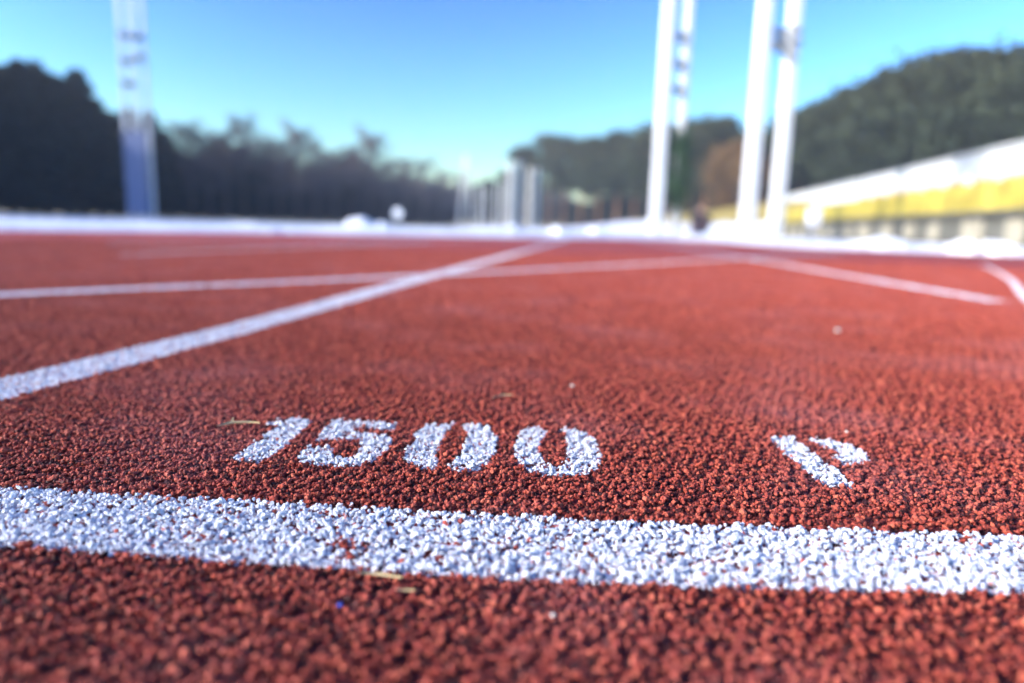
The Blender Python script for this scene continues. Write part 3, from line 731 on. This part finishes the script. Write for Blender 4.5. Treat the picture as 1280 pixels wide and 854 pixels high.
def tree(kind, v, x, y, h, label, group=None, wide=1.0, z=0.0):
    t = empty(KN[kind], (x, y, z), random.uniform(0, 6.28)); t.scale = (h * wide, h * wide, h)
    a, b, _, _ = tree_proto(kind, v)
    link(bpy.data.objects.new('trunk', a), t); link(bpy.data.objects.new('crown', b), t)
    tag(t, label, 'tree', group)

SIL_L = [(-40, 70), (0, 80), (45, 80), (60, 88), (110, 113), (140, 138), (190, 143), (215, 168), (300, 160), (330, 176), (370, 160), (400, 185), (440, 170), (480, 190), (520, 205), (560, 225), (578, 230)]
SIL_R = [(610, 216), (635, 213), (655, 190), (680, 173), (700, 172), (750, 180), (800, 165), (830, 160), (870, 160), (905, 145), (940, 160), (985, 150), (1010, 138), (1040, 115), (1080, 103), (1120, 90), (1160, 75), (1200, 72), (1240, 75), (1330, 66)]
def sil(S, u): return float(np.interp(u, [a for a, _ in S], [b for _, b in S]))
CM = [list(r) for r in co.matrix_world.to_3x3()]
def site(u, v, Y):
    """where a tree whose top is seen in that direction stands when it is Y metres off: (x, y, height)"""
    d = Vector(((u - 640) / 853, -(v - 427) / 853, -1)); d = co.matrix_world.to_3x3() @ d; k = Y / d.y
    return d.x * k, Y, .12 + d.z * k
ORD = ['first', 'second', 'third', 'fourth', 'fifth', 'sixth', 'seventh', 'eighth', 'ninth', 'tenth', 'eleventh', 'twelfth', 'thirteenth', 'fourteenth', 'fifteenth', 'sixteenth', 'seventeenth', 'eighteenth', 'nineteenth', 'twentieth']
us = [-28, 2, 24, 46, 72, 94, 118, 140, 158, 186, 204]
for i, u in enumerate(us):
    Y = 58 / (1 - u / 575 * .68); x, y, h = site(u, sil(SIL_L, u) + random.uniform(-12, 16), Y)
    tree('conifer', i % 4, x, y, h * 1.05, 'dark evergreen at the left end of the left wood, %s from the left edge' % ORD[i], 'evergreens of the left wood', 1.35)
us = [212, 236, 258, 280, 302, 326, 348, 370, 394, 418, 440, 462, 486, 508, 530, 552, 574]
for i, u in enumerate(us):
    Y = 58 / (1 - u / 575 * .68); x, y, h = site(u, sil(SIL_L, u) + random.uniform(-10, 18), Y)
    tree('bare', i % 4, x, y, h * 1.14, 'bare leafless tree of the left wood, %s to the right of the lattice mast' % ORD[i], 'bare trees of the left wood', 1.3)
us = [612, 634, 658, 690, 708, 730, 752, 776, 798, 820, 842, 866, 888, 906]
for i, u in enumerate(us):
    Y = 1 / np.interp(u, [610, 1290], [1 / 150, 1 / 66]); x, y, h = site(u, sil(SIL_R, u) + random.uniform(-8, 10), Y)
    tree('pine', i % 5, x, y, h, 'pine with a reddish trunk in the wood beyond the track end, %s from the left' % ORD[i], 'pines beyond the track end', random.uniform(.75, 1.0))
x, y, h = site(928, 172, 84)
tree('autumn', 0, x, y, h, 'rusty brown tree showing beside the left one of the twin white posts', None, 1.2)
us = [955, 984, 1008, 1034, 1060, 1086, 1112, 1138, 1164, 1190, 1216, 1244, 1272, 1300]
for i, u in enumerate(us):
    Y = 1 / np.interp(u, [610, 1290], [1 / 150, 1 / 66]); x, y, h = site(u, sil(SIL_R, u) + random.uniform(-12, 14), Y)
    tree('autumn' if False else 'pine', (i + 2) % 5, x, y, h, 'tall dark pine on the rise above the stand, %s from the twin white posts' % ORD[i], 'pines above the stand', random.uniform(1.0, 1.4))
tree('bush', 1, 8.72, 38.3, 6.0, 'small green tree growing at the foot of the two-legged mast', None, .46)

# the depth of both woods behind the trees that can be told apart
def wood(name, spots, label):
    Vs, Fs, n0 = [], [], 0
    for (kind, v, x, y, h, wd) in spots:
        _, _, V, F = tree_proto(kind, v); a = random.uniform(0, 6.28); c, s = math.cos(a), math.sin(a)
        keep = rng.random(len(F)) < .55
        W = V.reshape(-1, 4, 3)[keep].reshape(-1, 3)
        P = np.stack([(W[:, 0] * c - W[:, 1] * s) * h * wd + x, (W[:, 0] * s + W[:, 1] * c) * h * wd + y, W[:, 2] * h], 1)
        Vs.append(P); Fs.append(np.arange(len(P)).reshape(-1, 4) + n0); n0 += len(P)
    me = np_mesh(name, np.concatenate(Vs), np.concatenate(Fs), M['needle_dark'])
    tag(link(bpy.data.objects.new(name, me)), label, 'wood', kind='stuff')
spots = []
for k in range(150):
    u = random.uniform(-60, 578); Y = 58 / (1 - u / 575 * .68) * random.uniform(1.04, 1.3)
    x, y, h = site(u, sil(SIL_L, u), Y); spots.append(('conifer' if random.random() < .6 else 'bush', k % 3 if random.random() < 0 else 0, x, y, h * random.uniform(.45, .84), 1.7))
for k in range(34):      # the far end of the valley
    u = random.uniform(545, 700); x, y, h = site(u, random.uniform(226, 246), random.uniform(185, 230)); spots.append(('bush', 0, x, y, h, 1.4))
for k in range(46):      # the wood goes on to the left of the picture and shades the left verge
    spots.append(('conifer', k % 4, *(lambda yy: (random.uniform(-60, -49), yy, random.uniform(15, 17.5)))(random.uniform(-20, 56)), 1.5))
wood('left_wood', spots, 'dark mass of wood behind the left row of trees')
bpy.data.objects['left_wood'].name = 'dense_wood'
spots = []
for k in range(170):
    u = random.uniform(690, 1330); Y = 1 / np.interp(u, [610, 1290], [1 / 150, 1 / 66]) * random.uniform(1.06, 1.35)
    x, y, h = site(u, sil(SIL_R, u), Y); low = random.uniform(.25, .5) if u < 830 else .68
    spots.append(('bush', 0, x, y, h * random.uniform(.6 * low, low), 1.5))
wood('dense_wood', spots, 'dark mass of wood behind the pines on the right')

# ------------------------------------------------------------------ thin bluish haze, added to lift the dark tones of the woods
bm = bmesh.new(); box(bm, (0, 200, 14), (680, 620, 32))
hz = bpy.data.materials.new('dark_lift_haze'); hz.use_nodes = True
nt = hz.node_tree
for n in list(nt.nodes):
    if n.type == 'BSDF_PRINCIPLED': nt.nodes.remove(n)
pv = nt.nodes.new('ShaderNodeVolumePrincipled'); pv.inputs['Color'].default_value = (.74, .82, 1, 1); pv.inputs['Density'].default_value = .0008
nt.links.new(pv.outputs[0], [n for n in nt.nodes if n.type == 'OUTPUT_MATERIAL'][0].inputs['Volume'])
tag(obj('haze', bm, hz), kind='stuff')
